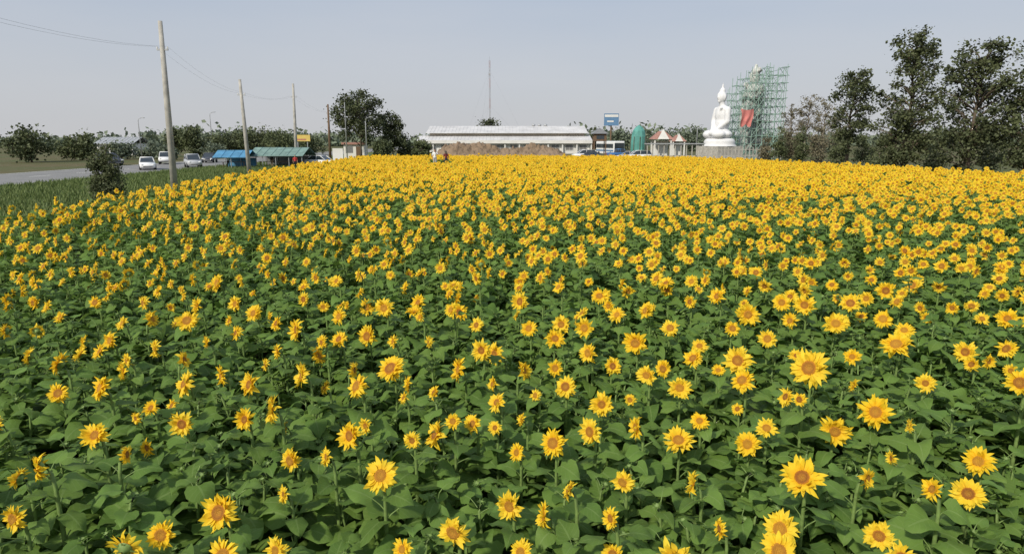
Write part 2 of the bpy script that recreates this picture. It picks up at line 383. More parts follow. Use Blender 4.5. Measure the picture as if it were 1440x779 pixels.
y=-1.5
while y<77.5:
    sp=.43 if y<18 else (.41 if y<30 else .38)
    x0=max(xl(y),-.84*max(y,0)-4); x1=min(xr(y),.84*max(y,0)+4); x=x0+rg.uniform(0,sp)
    while x<x1:
        xx=x+rg.gauss(0,.13); yy=y+rg.gauss(0,.13)
        notch = (KY-8)<yy<KY+2.3 and abs(xx-KX*yy/KY)<1.15
        if inside(xx,yy) and not notch:
            z=rg.gauss(1.55,.085); pr=proj((xx,yy,z))
            interior= pr and 133<pr[0]<1307 and pr[1]>452 
            view=math.degrees(math.atan2(xx,max(yy,.5)))
            if interior:
                if not near_list(xx,yy,.20): plants.append([xx,yy,z-.06,.8,rg.uniform(0,360),60,0,0])
            elif not (pr and pr[1]>385 and near_list(xx,yy,.30)):
                f_=min(1,max(0,(yy-12)/26)); a=rg.gauss(50-20*f_,24)
                if rg.random()<.07: a+=rg.uniform(-120,120)
                pn=.76+.20*f_+.30*noise.noise(Vector((xx*.22,yy*.22,4)))*(1-.6*f_)
                if yy<9: pn=.74
                plants.append([xx,yy,z,rg.uniform(.66,1.08),a,max(-25,rg.gauss(22,17)),1 if rg.random()<pn else 0,0])
        x+=sp*rg.uniform(.85,1.15)
    y+=sp
for k in range(1300):
    yy=rg.uniform(2.2,12); xx=rg.uniform(-.84*yy-1,.84*yy+1)
    if inside(xx,yy) and not near_list(xx,yy,.14): plants.append([xx,yy,rg.gauss(1.42,.06),.7,rg.uniform(0,360),60,0,0])
def yaw_of(a): return math.atan2(-math.cos(R(a)),-math.sin(R(a)))
cand=[]
for i,p in enumerate(plants):
    pr=proj(p[:3])
    if p[6] and pr and -12<pr[0]<1452 and 150<pr[1]<790: cand.append((pr[2],i,pr))
cand.sort(); chosen=cand[:300]; chs={c[1] for c in chosen}
chosen.sort(key=lambda c:-c[2][1]); ORD=['first','second','third','fourth','fifth','sixth','seventh','eighth','ninth','tenth','eleventh','twelfth','thirteenth','fourteenth','fifteenth','sixteenth','seventeenth','eighteenth','nineteenth','twentieth']
bandn=[6,8,10,10,12,12,14,14,15,16,17,18,18,18,18,18,19,19,19,19]
lab={};k=0
for bi,nb in enumerate(bandn):
    grp=sorted(chosen[k:k+nb],key=lambda c:c[2][0]); k+=nb
    for j,c in enumerate(grp):
        p=plants[c[1]]; view=math.degrees(math.atan2(p[0],p[1])); df=abs((p[4]-view+180)%360-180)
        look='full-faced sunflower' if df<28 else ('half-turned sunflower' if df<60 else ('side-on sunflower' if df<105 else 'back-turned sunflower'))
        siz='small ' if p[3]<.85 else ('broad ' if p[3]>1.08 else '')
        side= ORD[j]+' from left' if j<=nb//2 else ('rightmost' if nb-1-j==0 else ORD[nb-1-j]+' from right')
        lab[c[1]]='%s%s, %s in the %s row of blooms up from bottom'%(siz,look,side,ORD[bi])
for dep,i,pr in chosen:
    x,y,z,s,a,pit,fl,li=plants[i]; rg2=random.Random(i)
    root=empty('sunflower',(x,y,0.012),yaw_of(a)); tag(root,lab[i],'sunflower','sunflowers in the front of the field')
    k=z/H0; root.scale=(k,k,k)
    v=rg2.randrange(NV)
    so=ob('stem',stem_me,root)
    fo=ob('foliage',fol_me[rg2.randrange(NV)],root); fo.rotation_euler=(0,0,rg2.uniform(0,6.28)); f_=rg2.uniform(.92,1.12); fo.scale=(f_,f_,1)
    hd=ob('flower_head',cal_me[v],root); pt=R(pit)
    hd.location=(.030+.03*math.cos(pt)*s,0,H0+.03*math.sin(pt)*s-.012); hd.rotation_euler=(0,PI/2-pt,0); hd.scale=(s*rg2.uniform(.88,1.05),s*rg2.uniform(.9,1.05),s)
    pe=ob('petals',petal_me[v],hd); pe.rotation_euler=(0,0,rg2.uniform(0,6.28))
    ds=ob('seed_disc',disc_me,hd); q=rg2.uniform(.82,1.1); ds.scale=(q,q,q*rg2.uniform(.8,1.2)); ds.rotation_euler=(0,0,rg2.uniform(0,6))
rest=[p for i,p in enumerate(plants) if i not in chs]
me=bpy.data.meshes.new('sunflower_field'); me.from_pydata([(p[0],p[1],.012) for p in rest],[],[])
at={n:[] for n in ('tx','ty','tz','sh','sz','ix')}
for p in rest:
    far=p[1]>24; g=1 if not p[6] else 1+.22*min(1,max(0,(p[1]-16)/16))
    at['tx'].append(rg.gauss(0,.08)); at['ty'].append(rg.gauss(0,.08)); at['tz'].append(yaw_of(p[4])); s=p[2]/H0; at['sh'].append(s*g); at['sz'].append(s*(1+(g-1)*.25))
    at['ix'].append(float((NF+rg.randrange(NX) if far else rg.randrange(NF)) if p[6] else NF+NX+rg.randrange(NB)))
for n_,vals in at.items(): me.attributes.new(n_,'FLOAT','POINT').data.foreach_set('value',vals)
fo=ob('sunflower_field',me); tag(fo,'mass of yellow sunflowers and green leaves filling the field behind the front rows','sunflowers',kind='stuff')
ng=bpy.data.node_groups.new('plant_scatter','GeometryNodeTree')
ng.interface.new_socket('Geometry',in_out='INPUT',socket_type='NodeSocketGeometry'); ng.interface.new_socket('Geometry',in_out='OUTPUT',socket_type='NodeSocketGeometry')
gi=ng.nodes.new('NodeGroupInput'); go=ng.nodes.new('NodeGroupOutput'); ip=ng.nodes.new('GeometryNodeInstanceOnPoints'); ci=ng.nodes.new('GeometryNodeCollectionInfo')
ci.inputs['Collection'].default_value=proto; ci.inputs['Separate Children'].default_value=True; ci.inputs['Reset Children'].default_value=True
def na(nm):
    n=ng.nodes.new('GeometryNodeInputNamedAttribute'); n.data_type='FLOAT'; n.inputs[0].default_value=nm
    return next(o for o in n.outputs if o.enabled and o.name=='Attribute')
er=ng.nodes.new('FunctionNodeEulerToRotation'); L=ng.links.new
c1=ng.nodes.new('ShaderNodeCombineXYZ'); c2=ng.nodes.new('ShaderNodeCombineXYZ')
for i_,n_ in enumerate(('tx','ty','tz')): L(na(n_),c1.inputs[i_])
sh_=na('sh'); L(sh_,c2.inputs[0]); L(sh_,c2.inputs[1]); L(na('sz'),c2.inputs[2])
L(c1.outputs[0],er.inputs[0]); L(gi.outputs[0],ip.inputs['Points']); L(ci.outputs[0],ip.inputs['Instance']); ip.inputs['Pick Instance'].default_value=True
L(na('ix'),ip.inputs['Instance Index']); L(er.outputs[0],ip.inputs['Rotation']); L(c2.outputs[0],ip.inputs['Scale']); L(ip.outputs[0],go.inputs[0])
md=fo.modifiers.new('scatter','NODES'); md.node_group=ng

# ---------------------------------------------------------------- trees
def tree_mesh(seed,h,w,tf=.3,ncl=40,nleaf=90,ls=.28,clr=.17,shape='round',tr=.03):
    rg=random.Random(seed); tb=MB(); cb=MB()
    top=h*.86; path=[];r0=h*tr
    wob=[(rg.uniform(-.03,.03)*h,rg.uniform(-.03,.03)*h) for _ in range(5)]
    for i in range(6):
        t=i/5; ox,oy=(0,0) if i==0 else wob[i-1]; path.append(Vector((ox*t*1.2,oy*t*1.2,top*t)))
    tb.tube(path,[r0*(1-.82*i/5) for i in range(6)],8)
    ch=h*(1-tf); cz=h*tf+ch/2
    for i in range(ncl):
        for _ in range(30):
            q=Vector((rg.uniform(-1,1),rg.uniform(-1,1),rg.uniform(-1,1)))
            if not .35<q.length<1: continue
            if shape=='cone' and math.hypot(q.x,q.y)>.95*(1-(q.z+1)/2)**.7+.08: continue
            if shape=='spire' and math.hypot(q.x,q.y)>.30+.75*(1-(q.z+1)/2)**.6: continue
            break
        wob_=.85+.3*math.sin(3*math.atan2(q.y,q.x)+seed)*.6
        zz=q.z
        if shape in('spire','full'): zz=max(-1,q.z*1.15)
        c=Vector((q.x*w/2*wob_,q.y*w/2*wob_,cz+zz*ch/2*.95))
        zt=min(max(c.z-math.hypot(c.x,c.y)*rg.uniform(.5,.9),h*tf*.8),top*.97); kk=max(0,zt/top*5); i0=min(4,int(kk)); s_=path[i0].lerp(path[i0+1],kk-i0)
        mid=s_.lerp(c,.5)+Vector((rg.uniform(-.03,.03)*w,rg.uniform(-.03,.03)*w,.02*h))
        tb.tube([s_,mid,c],[r0*.32,r0*.2,r0*.06],4)
        rc=w*clr*rg.uniform(.55,1.35)
        for _ in range(3):
            tb.tube([c,c+Vector((rg.gauss(0,1),rg.gauss(0,1),rg.gauss(.6,1))).normalized()*rc*1.2],[r0*.06,r0*.02],3,cap=False)
        shade=rg.uniform(0,.65)
        for _ in range(int(nleaf*rg.uniform(.6,1.3))):
            d=Vector((rg.gauss(0,.5),rg.gauss(0,.5),rg.gauss(0,.40)))*rc
            p=c+d; l=ls*rg.uniform(.6,1.4)
            if p.z<.05: continue
            a=Vector((rg.gauss(0,1),rg.gauss(0,1),rg.gauss(-.3,.7))).normalized(); bb=a.cross(Vector((rg.gauss(0,1),rg.gauss(0,1),rg.gauss(0,1)))).normalized()*l*.38
            a=a*l; sh=min(1,max(0,shade+rg.uniform(-.1,.35)))
            cb.add([p,p+a*.5+bb,p+a,p+a*.5-bb],[(0,1,2,3)],0,[(0,0,sh)]*4)
    return tb,cb
def tree(name,label,px,top,Y,wpx,mat,group=None,bark=None,base=0,**k):
    h=Z(top,Y); w=wpx*Y/F*.95; tb,cb=tree_mesh(int(px*7+Y),h,w,**k)
    t=empty(name,(X(px,Y),Y,0)); tag(t,label,'tree' if 'tree' in name else 'bush',group)
    tb.build('trunk',bark or M_bark,t,True); cb.build('crown',mat,t)
    return t
tree('broadleaf_tree','tall dark tree with ragged spiky top, rightmost of the two big trees behind the field',1274,40,60,104,M_fd,tf=.05,ncl=112,nleaf=95,ls=.24,clr=.105,shape='spire',tr=.018)
tree('broadleaf_tree','dark rounded tree on a bare trunk beside the taller ragged tree',1194,88,75,62,M_fd,tf=.14,ncl=52,nleaf=100,ls=.26,clr=.14,shape='full',tr=.018)
tree('broadleaf_tree','full green tree at the right edge of the view behind the field',1366,58,62,116,M_fd,tf=.05,ncl=100,nleaf=100,ls=.26,clr=.11,shape='full',tr=.02)
tree('broadleaf_tree','lower green tree in the far right corner behind the field',1448,96,60,96,M_fg,tf=.05,ncl=64,nleaf=100,ls=.26,clr=.13,shape='full',tr=.02)
for j,(px,top,Y,w) in enumerate(((1112,136,100,30),(1133,122,96,38),(1157,134,104,32),(1176,158,110,34))):
    tree('sparse_tree','thin dry brown tree, %s of four in a row right of the scaffold'%('leftmost','second','third','rightmost')[j],px,top,Y,w,M_fb,'thin trees right of the scaffold',M_barkp,tf=.06,ncl=64,nleaf=36,ls=.20,clr=.12,tr=.014)
for j,(px,top,Y,w) in enumerate(((1078,190,92,26),(1097,172,90,28),(1112,180,92,26),(1128,178,90,30),(1150,174,90,34),(1182,180,86,32),(1214,180,84,36),(1240,180,76,40),(1318,180,70,50),(1400,176,68,56))):
    tree('young_tree','slim young tree, %s from left of the screen of saplings at the right'%ORD[j],px,top,Y,w,M_fg if j in(1,3,5) or j>5 else M_fb,'young trees below the big trees at right',M_barkp,tf=.05,ncl=34,nleaf=62,ls=.2,clr=.19,shape='cone',tr=.012)
tree('broadleaf_tree','tall round-crowned tree left of the long white building',507,124,120,78,M_fd,tf=.22,ncl=70,nleaf=110,ls=.36,clr=.14,tr=.018)
tree('broadleaf_tree','narrow tree with forked top right beside the round-crowned tree',552,155,124,36,M_fd,tf=.18,ncl=34,nleaf=95,ls=.36,clr=.2,tr=.016)
for j,(px,top,Y,w) in enumerate(((572,188,125,34),(592,197,122,28),(537,196,118,30))):
    tree('low_bush','low dark bush, %s of three at the left end of the white building'%('middle','rightmost','leftmost')[j],px,top,Y,w,M_fg,'low bushes by the left end of the hall',tf=.05,ncl=24,nleaf=90,ls=.36,clr=.2)
tree('broadleaf_tree','tree top showing over the middle of the white roof',686,169,200,38,M_fd,tf=.3,ncl=30,nleaf=90,ls=.5,clr=.2)
tree('broadleaf_tree','dark tree directly right of the long white building',840,180,185,24,M_fd,tf=.1,ncl=26,nleaf=80,ls=.5,clr=.2)
for j,(px,top,Y,w) in enumerate(((40,182,105,60),(108,190,115,50),(246,179,140,28),(273,177,138,36),(325,184,140,54),(360,182,145,56),(392,186,140,52),(432,193,150,50))):
    tree('roadside_tree','hazy green roadside tree, %s from the left in the row across the road'%ORD[j],px,top,Y,w,M_fg,'trees across the road at left',tf=.08,ncl=34,nleaf=90,ls=.42,clr=.2)
for j,(px,top,Y,w) in enumerate(((168,200,120,40),(210,201,125,38),(232,206,118,30),(300,203,128,36))):
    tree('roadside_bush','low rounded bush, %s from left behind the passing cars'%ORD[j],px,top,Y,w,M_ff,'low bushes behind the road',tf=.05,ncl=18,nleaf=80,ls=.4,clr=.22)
for j,(px,top,Y,w) in enumerate(((875,183,230,40),(945,182,240,44),(975,180,200,40),(1085,185,190,50),(1150,190,180,60))):
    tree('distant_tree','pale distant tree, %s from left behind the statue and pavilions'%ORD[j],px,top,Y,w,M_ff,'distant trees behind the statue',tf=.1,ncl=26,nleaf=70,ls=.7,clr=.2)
tree('dark_bush','dense dark bush at the left end of the field edge',144,208,33,44,M_fd,tf=.0,ncl=60,nleaf=150,ls=.10,clr=.19,shape='full')
b=MB(); rg=random.Random(5)
for k in range(420):
    x=rg.uniform(-420,420); y=rg.uniform(330,370); h=rg.uniform(3.5,8)+2*math.sin(x*.03)
    sh0=rg.uniform(.6,1)
    for _ in range(55):
        p=Vector((x+rg.gauss(0,2.2),y+rg.gauss(0,2),abs(rg.gauss(h*.5,h*.28)))); l=rg.uniform(.9,1.8)
        a=Vector((rg.gauss(0,1),rg.gauss(0,1),rg.gauss(0,1))).normalized()*l; c=a.cross(Vector((rg.gauss(0,1),rg.gauss(0,1),rg.gauss(0,1)))).normalized()*l*.6
        b.add([p-a,p-c,p+a,p+c],[(0,1,2,3)],0,[(0,0,sh0)]*4)
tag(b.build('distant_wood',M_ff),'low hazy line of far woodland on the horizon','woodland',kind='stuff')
b=MB(); rg=random.Random(9)
for k in range(26000):
    y=rg.uniform(22,100); x=rg.uniform(-39.5,xl(y)-.5); 
    if x< -.86*y: continue
    hh=rg.uniform(.12,.42); a=rg.uniform(0,6.28); w=.05; sh=rg.random(); lx,ly=rg.gauss(0,.1),rg.gauss(0,.1)
    for q in range(2):
        a+=1.2; b.add([(x-w*math.cos(a),y-w*math.sin(a),0),(x+w*math.cos(a),y+w*math.sin(a),0),(x+lx,y+ly,hh)],[(0,1,2)],0,[(0,0,sh)]*3); lx=-lx
tag(b.build('verge_grass',M_grass),'rough green grass between the field and the road','grass',kind='stuff')

# ---------------------------------------------------------------- poles and wires
poles=[((238,45),(225,30),'tallest leaning concrete power pole, nearest at the left'),((347,68),(337,112),'second concrete power pole beside the teal shed'),((415,90),(412,118),'third pale power pole above the yellow board'),((463,115),(461,147),'fourth dark power pole left of the round-crowned tree')]
tops=[]
for (px,Y),(tx,ty),lb in poles:
    t=empty('power_pole',(X(px,Y),Y,0)); tag(t,lb,'power pole','concrete power poles along the verge')
    tp=P(tx,ty,Y)-Vector((X(px,Y),Y,0)); b=MB(); b.tube([(0,0,-.1),tp*.5,tp],[.24,.20,.14],8); b.build('shaft',M_conc if Y<100 else M_wood,t,True)
    b=MB(); c=tp*.84; d=.75
    Mx=Matrix.Translation(c)
    b.box((-d*.5,-.05,-.05),(d*.5,.05,.05),0,Mx); b.build('crossarm',M_steel,t)
    for sx in (-1,1):
        b=MB(); b.lathe([(.03,0),(.055,.04),(.03,.07),(.055,.1),(.02,.14)],8,(c.x+sx*d*.45,c.y,c.z+.05)); b.build('insulator',M_white,t,True)
    tops.append([Vector((X(px,Y),Y,0))+c+Vector((sx*d*.45,0,.2)) for sx in (-1,1)])
pre=[Vector((-19.5+sx*.35,18,8.4)) for sx in (-1,1)]
chain=[pre]+tops+[[Vector((-36+sx*.35,150,8)) for sx in (-1,1)]]
nm=['nearest','second','third','fourth','farthest']
for i in range(len(chain)-1):
    for s in (0,1):
        A,B=chain[i][s],chain[i+1][s]; pts=[]
        for k in range(13):
            t=k/12; p=A.lerp(B,t); p.z-=.55*4*t*(1-t); pts.append(p)
        b=MB(); b.tube(pts,.0045,4); tag(b.build('power_line',M_wire),'%s thin sagging wire of the %s span along the power poles'%(('road-side','field-side')[s],nm[i]),'wire','wires between the power poles')
def lamp(px,top,Y,lb,grp='street lamps by the road'):
    t=empty('street_lamp',(X(px,Y),Y,0)); tag(t,lb,'street lamp',grp); h=Z(top,Y)
    b=MB(); b.tube([(0,0,0),(0,0,h*.9),(.1,0,h*.97),(.7,0,h)],[.10,.07,.055,.04],6); b.build('column',M_steel,t,True)
    b=MB(); b.ell((.95,0,h),(.38,.14,.07),10,6); b.build('lamp_head',M_steel,t,True)
lamp(197,166,120,'small street lamp standing beyond the low bushes at left')
lamp(298,158,140,'slender street lamp between the roadside trees and the blue canopy')
lamp(487,136,112,'tall street lamp in front of the round-crowned tree')
lamp(515,165,110,'short street lamp under the round-crowned tree')
lamp(980,176,150,'street lamp left of the white seated statue')
Y=260; t=empty('radio_mast',(X(689,Y),Y,0)); tag(t,'tall thin lattice radio mast rising behind the white building','radio mast')
h=Z(86,Y); b=MB(); b2=MB(); b3=MB(); w=.30; cs=[(w*math.cos(a),w*math.sin(a)) for a in (0,2.094,4.189)]
M_mr=plain('faded_mast_red',(0.36,0.25,0.25),.7,var=.1); M_mw=plain('mast_grey',(0.36,0.36,0.38),.7,var=.1)
n=26
for i in range(n):
    z0,z1=h*i/n,h*(i+1)/n; tgt=b if (i//3)%2==0 else b2
    for k in range(3):
        tgt.tube([(*cs[k],z0),(*cs[k],z1)],.055,4); tgt.tube([(*cs[k],z0),(*cs[(k+1)%3],z1)],.03,3); tgt.tube([(*cs[k],z1),(*cs[(k+1)%3],z1)],.03,3)
b.build('red_section',M_mr,t); b2.build('white_section',M_mw,t)
for k in range(3):
    a=R(90+120*k+20)
    for f in (.5,.9): b3.tube([(0,0,h*f),(math.cos(a)*16,math.sin(a)*16,0)],.012,3)
b3.build('guy_wires',M_wire,t)
b=MB(); b.box((-.35,-.35,h*.84),(.35,.35,h*.86)); b.tube([(0,0,h),(0,0,h+1.6)],.04,4); b.build('aerial',M_mw,t)

# ---------------------------------------------------------------- long white building
Y=168; x0=X(600,Y); x1=X(826,Y); t=empty('long_hall',((x0+x1)/2,Y,0)); tag(t,'long low white hall with two pale roof tiers behind the soil heap','building')
W=(x1-x0)/2
b=MB(); b.box((-W+.4,3,0),(W-.4,17,5.0)); b.build('wall',M_beige,t)
b=MB(); b.box((-W-1.6,-1.2,0),(W+.5,2.98,3.05)); b.build('front_wall',M_white,t)
b=MB(); ze=5.05; zr=Z(178,Y+8)
def slope(b,xa,xb,ya,za,yb,zb,th=.12,ribs=0):
    b.add([(xa,ya,za),(xb,ya,za),(xb,yb,zb),(xa,yb,zb),(xa,ya,za+th),(xb,ya,za+th),(xb,yb,zb+th),(xa,yb,zb+th)],[(0,3,2,1),(4,5,6,7),(0,1,5,4),(1,2,6,5),(2,3,7,6),(3,0,4,7)])
    n=int((xb-xa)/.9)
    for i in range(1,n):
        x=xa+i*(xb-xa)/n; b.add([(x-.04,ya,za+th),(x+.04,ya,za+th),(x+.04,yb,zb+th),(x-.04,yb,zb+th),(x,ya,za+th+.06),(x,yb,zb+th+.06)],[(0,4,5,3),(4,1,2,5),(0,1,4)])
slope(b,-W-.3,W+.3,1.6,ze,10,zr); b.add([(-W-.3,10,zr),(W+.3,10,zr),(W+.3,18.5,ze),(-W-.3,18.5,ze),(-W-.3,10,zr+.12),(W+.3,10,zr+.12),(W+.3,18.5,ze+.12),(-W-.3,18.5,ze+.12)],[(0,1,2,3),(4,7,6,5),(2,3,7,6)])
b.add([(-W+.3,3,5),(-W+.3,17,5),(-W+.3,10,zr)],[(0,1,2)]); b.add([(W-.3,3,5),(W-.3,17,5),(W-.3,10,zr)],[(0,2,1)])
rf=b.build('roof',M_roofw,t)
b=MB()
for i in range(3): b.ell((8+i*1.6-1,10,zr+.35),(.5,.5,.35),10,6)
b.build('roof_vent',M_steel,rf,True)
b=MB(); slope(b,-W-2.2,W+1.0,-2.2,3.25,2.9,4.35); b.build('canopy_roof',M_roofw,t)
b=MB(); b.box((-W-2.2,-2.32,2.55),(W+1.0,-2.22,3.30)); b.build('fascia',M_white,t)
for i in range(13):
    x=-W-1.8+i*(2*W+2.6)/12; b=MB(); b.box((x-.16,-2.0,0),(x+.16,-1.7,3.2)); b.build('post',M_white,t)
for i in range(12):
    x=-W+1.2+i*(2*W-2.4)/11; f=MB(); f.box((x-1.0,-1.30,.9),(x+1.0,-1.203,2.3)); fo_=f.build('window',M_white,t)
    g=MB(); g.box((x-.88,-1.34,1.0),(x-.04,-1.303,2.2)); g.box((x+.04,-1.34,1.0),(x+.88,-1.303,2.2)); g.build('pane',M_dark,fo_)
Y=101; xa,xb=X(608,Y),X(806,Y); b=MB(); vs=[];fs=[]; nu,nv=150,28
def hp(u):
    pts=[(0,0),(.03,.45),(.07,.78),(.13,.86),(.18,.99),(.26,.93),(.33,.98),(.40,.84),(.46,.74),(.50,.66),(.55,.74),(.62,.70),(.68,.84),(.74,.80),(.80,.86),(.88,.70),(.95,.42),(1,0)]
    for (a,ha),(b_,hb) in zip(pts,pts[1:]):
        if u<=b_: return ha+(hb-ha)*(u-a)/(b_-a)
    return 0
for i in range(nu+1):
    u=i/nu
    for j in range(nv+1):
        v=j/nv*2-1; x=xa+(xb-xa)*u; y=Y+v*4.5*(1+.2*noise.noise(Vector((u*6,0,1))))
        base=hp(u)*(1-abs(v)**1.6)*3.15
        nz=1+.10*noise.noise(Vector((x*.5,y*.5,2)))+.16*noise.noise(Vector((x*1.4,y*1.4,7)))
        vs.append((x+.3*noise.noise(Vector((x,y,9))),y,base*nz+.38*noise.noise(Vector((x*2.2,y*2.2,1)))*min(1,base)-.02))
for i in range(nu):
    for j in range(nv): k=nv+1; fs.append((i*k+j,(i+1)*k+j,(i+1)*k+j+1,i*k+j+1))
b.add(vs,fs); tag(b.build('soil_heap',M_dirt,None,False),'long uneven heap of brown soil in front of the white hall','soil heap')

# ---------------------------------------------------------------- stalls at left
def shed(name,lb,cat,pa,pb,Y,ridge,eave,depth,mat,wallmat=None,npost=4):
    xa,xb=X(pa,Y),X(pb,Y); w=(xb-xa)/2; t=empty(name,((xa+xb)/2,Y,0)); tag(t,lb,cat)
    zr=Z(ridge,Y+depth/2); ze=Z(eave,Y)
    b=MB(); slope(b,-w,w,0,ze,depth/2,zr,.05); slope(b,-w,w,depth,ze,depth/2+.01,zr,.05); b.build('roof',mat,t)
    for i in range(npost):
        for yy in (.25,depth-.25):
            x=-w+.2+i*(2*w-.4)/(npost-1); b=MB(); b.tube([(x,yy,0),(x,yy,ze)],.05,6); b.build('post',M_steel,t)
    b=MB(); b.box((-w+.3,depth-.12,0),(w-.3,depth-.06,ze-.1)); b.build('back_wall',wallmat or M_dark,t)
    b=MB(); b.box((-w*.7,.9,.75),(w*.6,1.5,.8)); 
    for sx in (-w*.65,w*.55): b.box((sx-.04,1.15,0),(sx+.04,1.25,.75))
    b.build('counter',M_wood,t)
    return t
shed('blue_stall','small roadside stall under a bright blue tarpaulin','stall',296,346,82,212,222,3.5,M_blue,M_blue,3)
shed('open_shed','long open shed with faded teal roof right of the blue stall','shed',345,424,84,208,220,6,M_teal,None,5)
b=MB(); t=empty('yellow_board',(X(425,112),112,0)); tag(t,'yellow rectangular signboard on two legs above the teal shed','sign')
w=22*112/F/2; b.box((-w,-.06,Z(199,112)),(w,.06,Z(190,112))); b.build('panel',M_yellow,t)
for sx in (-.6,.6): b=MB(); b.tube([(sx*w,.12,0),(sx*w,.12,Z(191,112))],.07,6); b.build('leg',M_steel,t)
b=MB(); b.box((-w*.8,-.08,Z(197.5,112)),(w*.5,-.065,Z(195.5,112))); b.build('stripe',M_redp,t)
t=empty('white_board',(X(474,79.5),79.5,0)); tag(t,'small white notice board at the far left corner of the field','sign')
b=MB(); b.box((-.62,-.03,Z(228,79)),(.62,.03,Z(209,79))); b.build('panel',M_white,t)
for sx in (-.45,.45): b=MB(); b.tube([(sx,.06,0),(sx,.06,Z(210,79))],.04,6); b.build('leg',M_steel,t)
Y=128; t=empty('kiosk',(X(497,Y),Y,0)); tag(t,'small white kiosk with red band under the round-crowned tree','kiosk')
b=MB(); b.box((-2.0,0,0),(2.0,3,2.6)); b.build('wall',M_white,t)
b=MB(); b.box((-2.3,-.4,2.6),(2.3,3.2,3.0)); b.build('roof',M_redroof,t)
b=MB(); b.box((-1.6,-.03,1.0),(-.2,-.003,2.2)); b.build('window',M_dark,t); b=MB(); b.box((.4,-.03,0),(1.3,-.003,2.2)); b.build('door',M_wood,t)
t=empty('house',(X(160,150),150,0)); tag(t,'low pale house with grey gable roof far left across the road','house')
b=MB(); b.box((-4,0,0),(4,7,2.6)); b.build('wall',M_white,t)
b=MB(); slope(b,-4.5,4.5,-.6,2.5,3.5,4.0,.08); slope(b,-4.5,4.5,7.6,2.5,3.51,4.0,.08); b.build('roof',M_steel,t)
for x in (-3.2,-.8,2.2): b=MB(); b.box((x,-.04,.9),(x+1.1,-.003,2.1)); b.build('window',M_dark,t)

# ---------------------------------------------------------------- right of the hall
Y=150; t=empty('billboard',(X(859,Y),Y,0)); tag(t,'blue and white billboard on a tall dark post right of the hall','billboard')
w=20*Y/F/2; b=MB(); b.box((-w,-.1,Z(177,Y)),(w,.1,Z(160,Y))); pn=b.build('panel',M_signblue,t)
b=MB(); b.box((-w*.92,-.125,Z(165,Y)),(w*.92,-.105,Z(161.5,Y))); b.box((-w*.6,-.125,Z(172,Y)),(w*.3,-.105,Z(170,Y))); b.build('white_band',M_white,pn)
b=MB(); b.tube([(0,.3,0),(0,.3,Z(168,Y))],.18,8); b.build('post',M_wood,t)
b=MB(); 
for zz in (Z(175,Y),Z(164,Y)): b.box((-w,.12,zz-.06),(w,.2,zz+.06))
b.build('frame',M_wood,t)
Y=132; t=empty('lookout_tower',(X(843,Y),Y,0)); tag(t,'small dark tower-like hut on legs right of the hall, below the billboard','tower')
zt=Z(180,Y); w=1.25
b=MB(); b.box((-w,-w,zt*.55),(w,w,zt*.80)); b.build('cabin',M_wood,t)
b=MB(); b.add([(-w*1.3,-w*1.3,zt*.80),(w*1.3,-w*1.3,zt*.80),(w*1.3,w*1.3,zt*.80),(-w*1.3,w*1.3,zt*.80),(0,0,zt)],[(0,1,4),(1,2,4),(2,3,4),(3,0,4),(0,3,2,1)]); b.build('roof',M_dark,t)
for sx in (-1,1):
    for sy in (-1,1): b=MB(); b.box((sx*w*.9-.09,sy*w*.9-.09,0),(sx*w*.9+.09,sy*w*.9+.09,zt*.55)); b.build('leg',M_wood,t)
b=MB(); b.box((-w*.6,-w-.03,zt*.62),(w*.6,-w-.003,zt*.74)); b.build('window',M_glass,t)
Y=145; t=empty('netted_tower',(X(898,Y),Y,0)); tag(t,'teal netting draped round a small bell-shaped tower','tower')
b=MB(); b.lathe([(1.7,0),(1.7,2.6),(1.55,4.2),(1.3,5.4),(.8,6.1),(.15,6.6)],10); b.build('netting',M_tealnet,t)
for k in range(8):
    b=MB(); a=2*PI*k/8; b.tube([(1.8*math.cos(a),1.8*math.sin(a),0),(1.7*math.cos(a),1.7*math.sin(a),4.2)],.06,5); b.build('scaffold_pole',M_wood,t)
def pavilion(px,Y,wpx,top,lb):
    t=empty('pavilion',(X(px,Y),Y,0)); tag(t,lb,'pavilion','small temple pavilions'); w=wpx*Y/F/2; zt=Z(top,Y); e=zt*.62
    b=MB(); 
    b.add([(-w*1.15,-w,e),(w*1.15,-w,e),(w*1.15,w,e),(-w*1.15,w,e),(-w*.35,0,zt*.9),(w*.35,0,zt*.9)],[(0,1,5,4),(1,2,5),(2,3,4,5),(3,0,4),(0,3,2,1)]); rf=b.build('roof',M_redroof,t)
    b=MB(); b.tube([(0,0,zt*.88),(0,0,zt)],[.12,.02],6); b.add([(-w*.6,-w-.02,e+.02),(w*.6,-w-.02,e+.02),(0,-w*.7,zt*.98)],[(0,1,2)]); b.build('gable',M_white,rf)
    for sx in (-1,1):
        for sy in (-1,1): b=MB(); b.box((sx*w*.85-.14,sy*w*.8-.14,0),(sx*w*.85+.14,sy*w*.8+.14,e)); b.build('column',M_white,t)
    b=MB(); b.box((-w*.8,w*.5,0),(w*.8,w*.55,e*.9)); b.build('wall',M_white,t)
pavilion(930,140,26,181,'small white pavilion with red roof, left one before the walkway')
pavilion(953,150,18,187,'smaller red-roofed pavilion behind the walkway')
Y=112; xa,xb=X(908,Y),X(990,Y); t=empty('covered_walkway',(xa,Y,0)); tag(t,'low grey walkway on a row of thin posts left of the seated statue','walkway')
ln=xb-xa; b=MB(); b.box((0,-.9,2.75),(ln,1.2,2.92)); b.build('roof',M_steel,t)
for i in range(11):
    x=.2+i*(ln-.4)/10; b=MB(); b.box((x-.07,-.7,0),(x+.07,-.56,2.75)); b.build('post',M_conc,t)
b=MB(); b.box((0,.9,0),(ln,1.0,.9)); b.build('low_wall',M_beige,t)
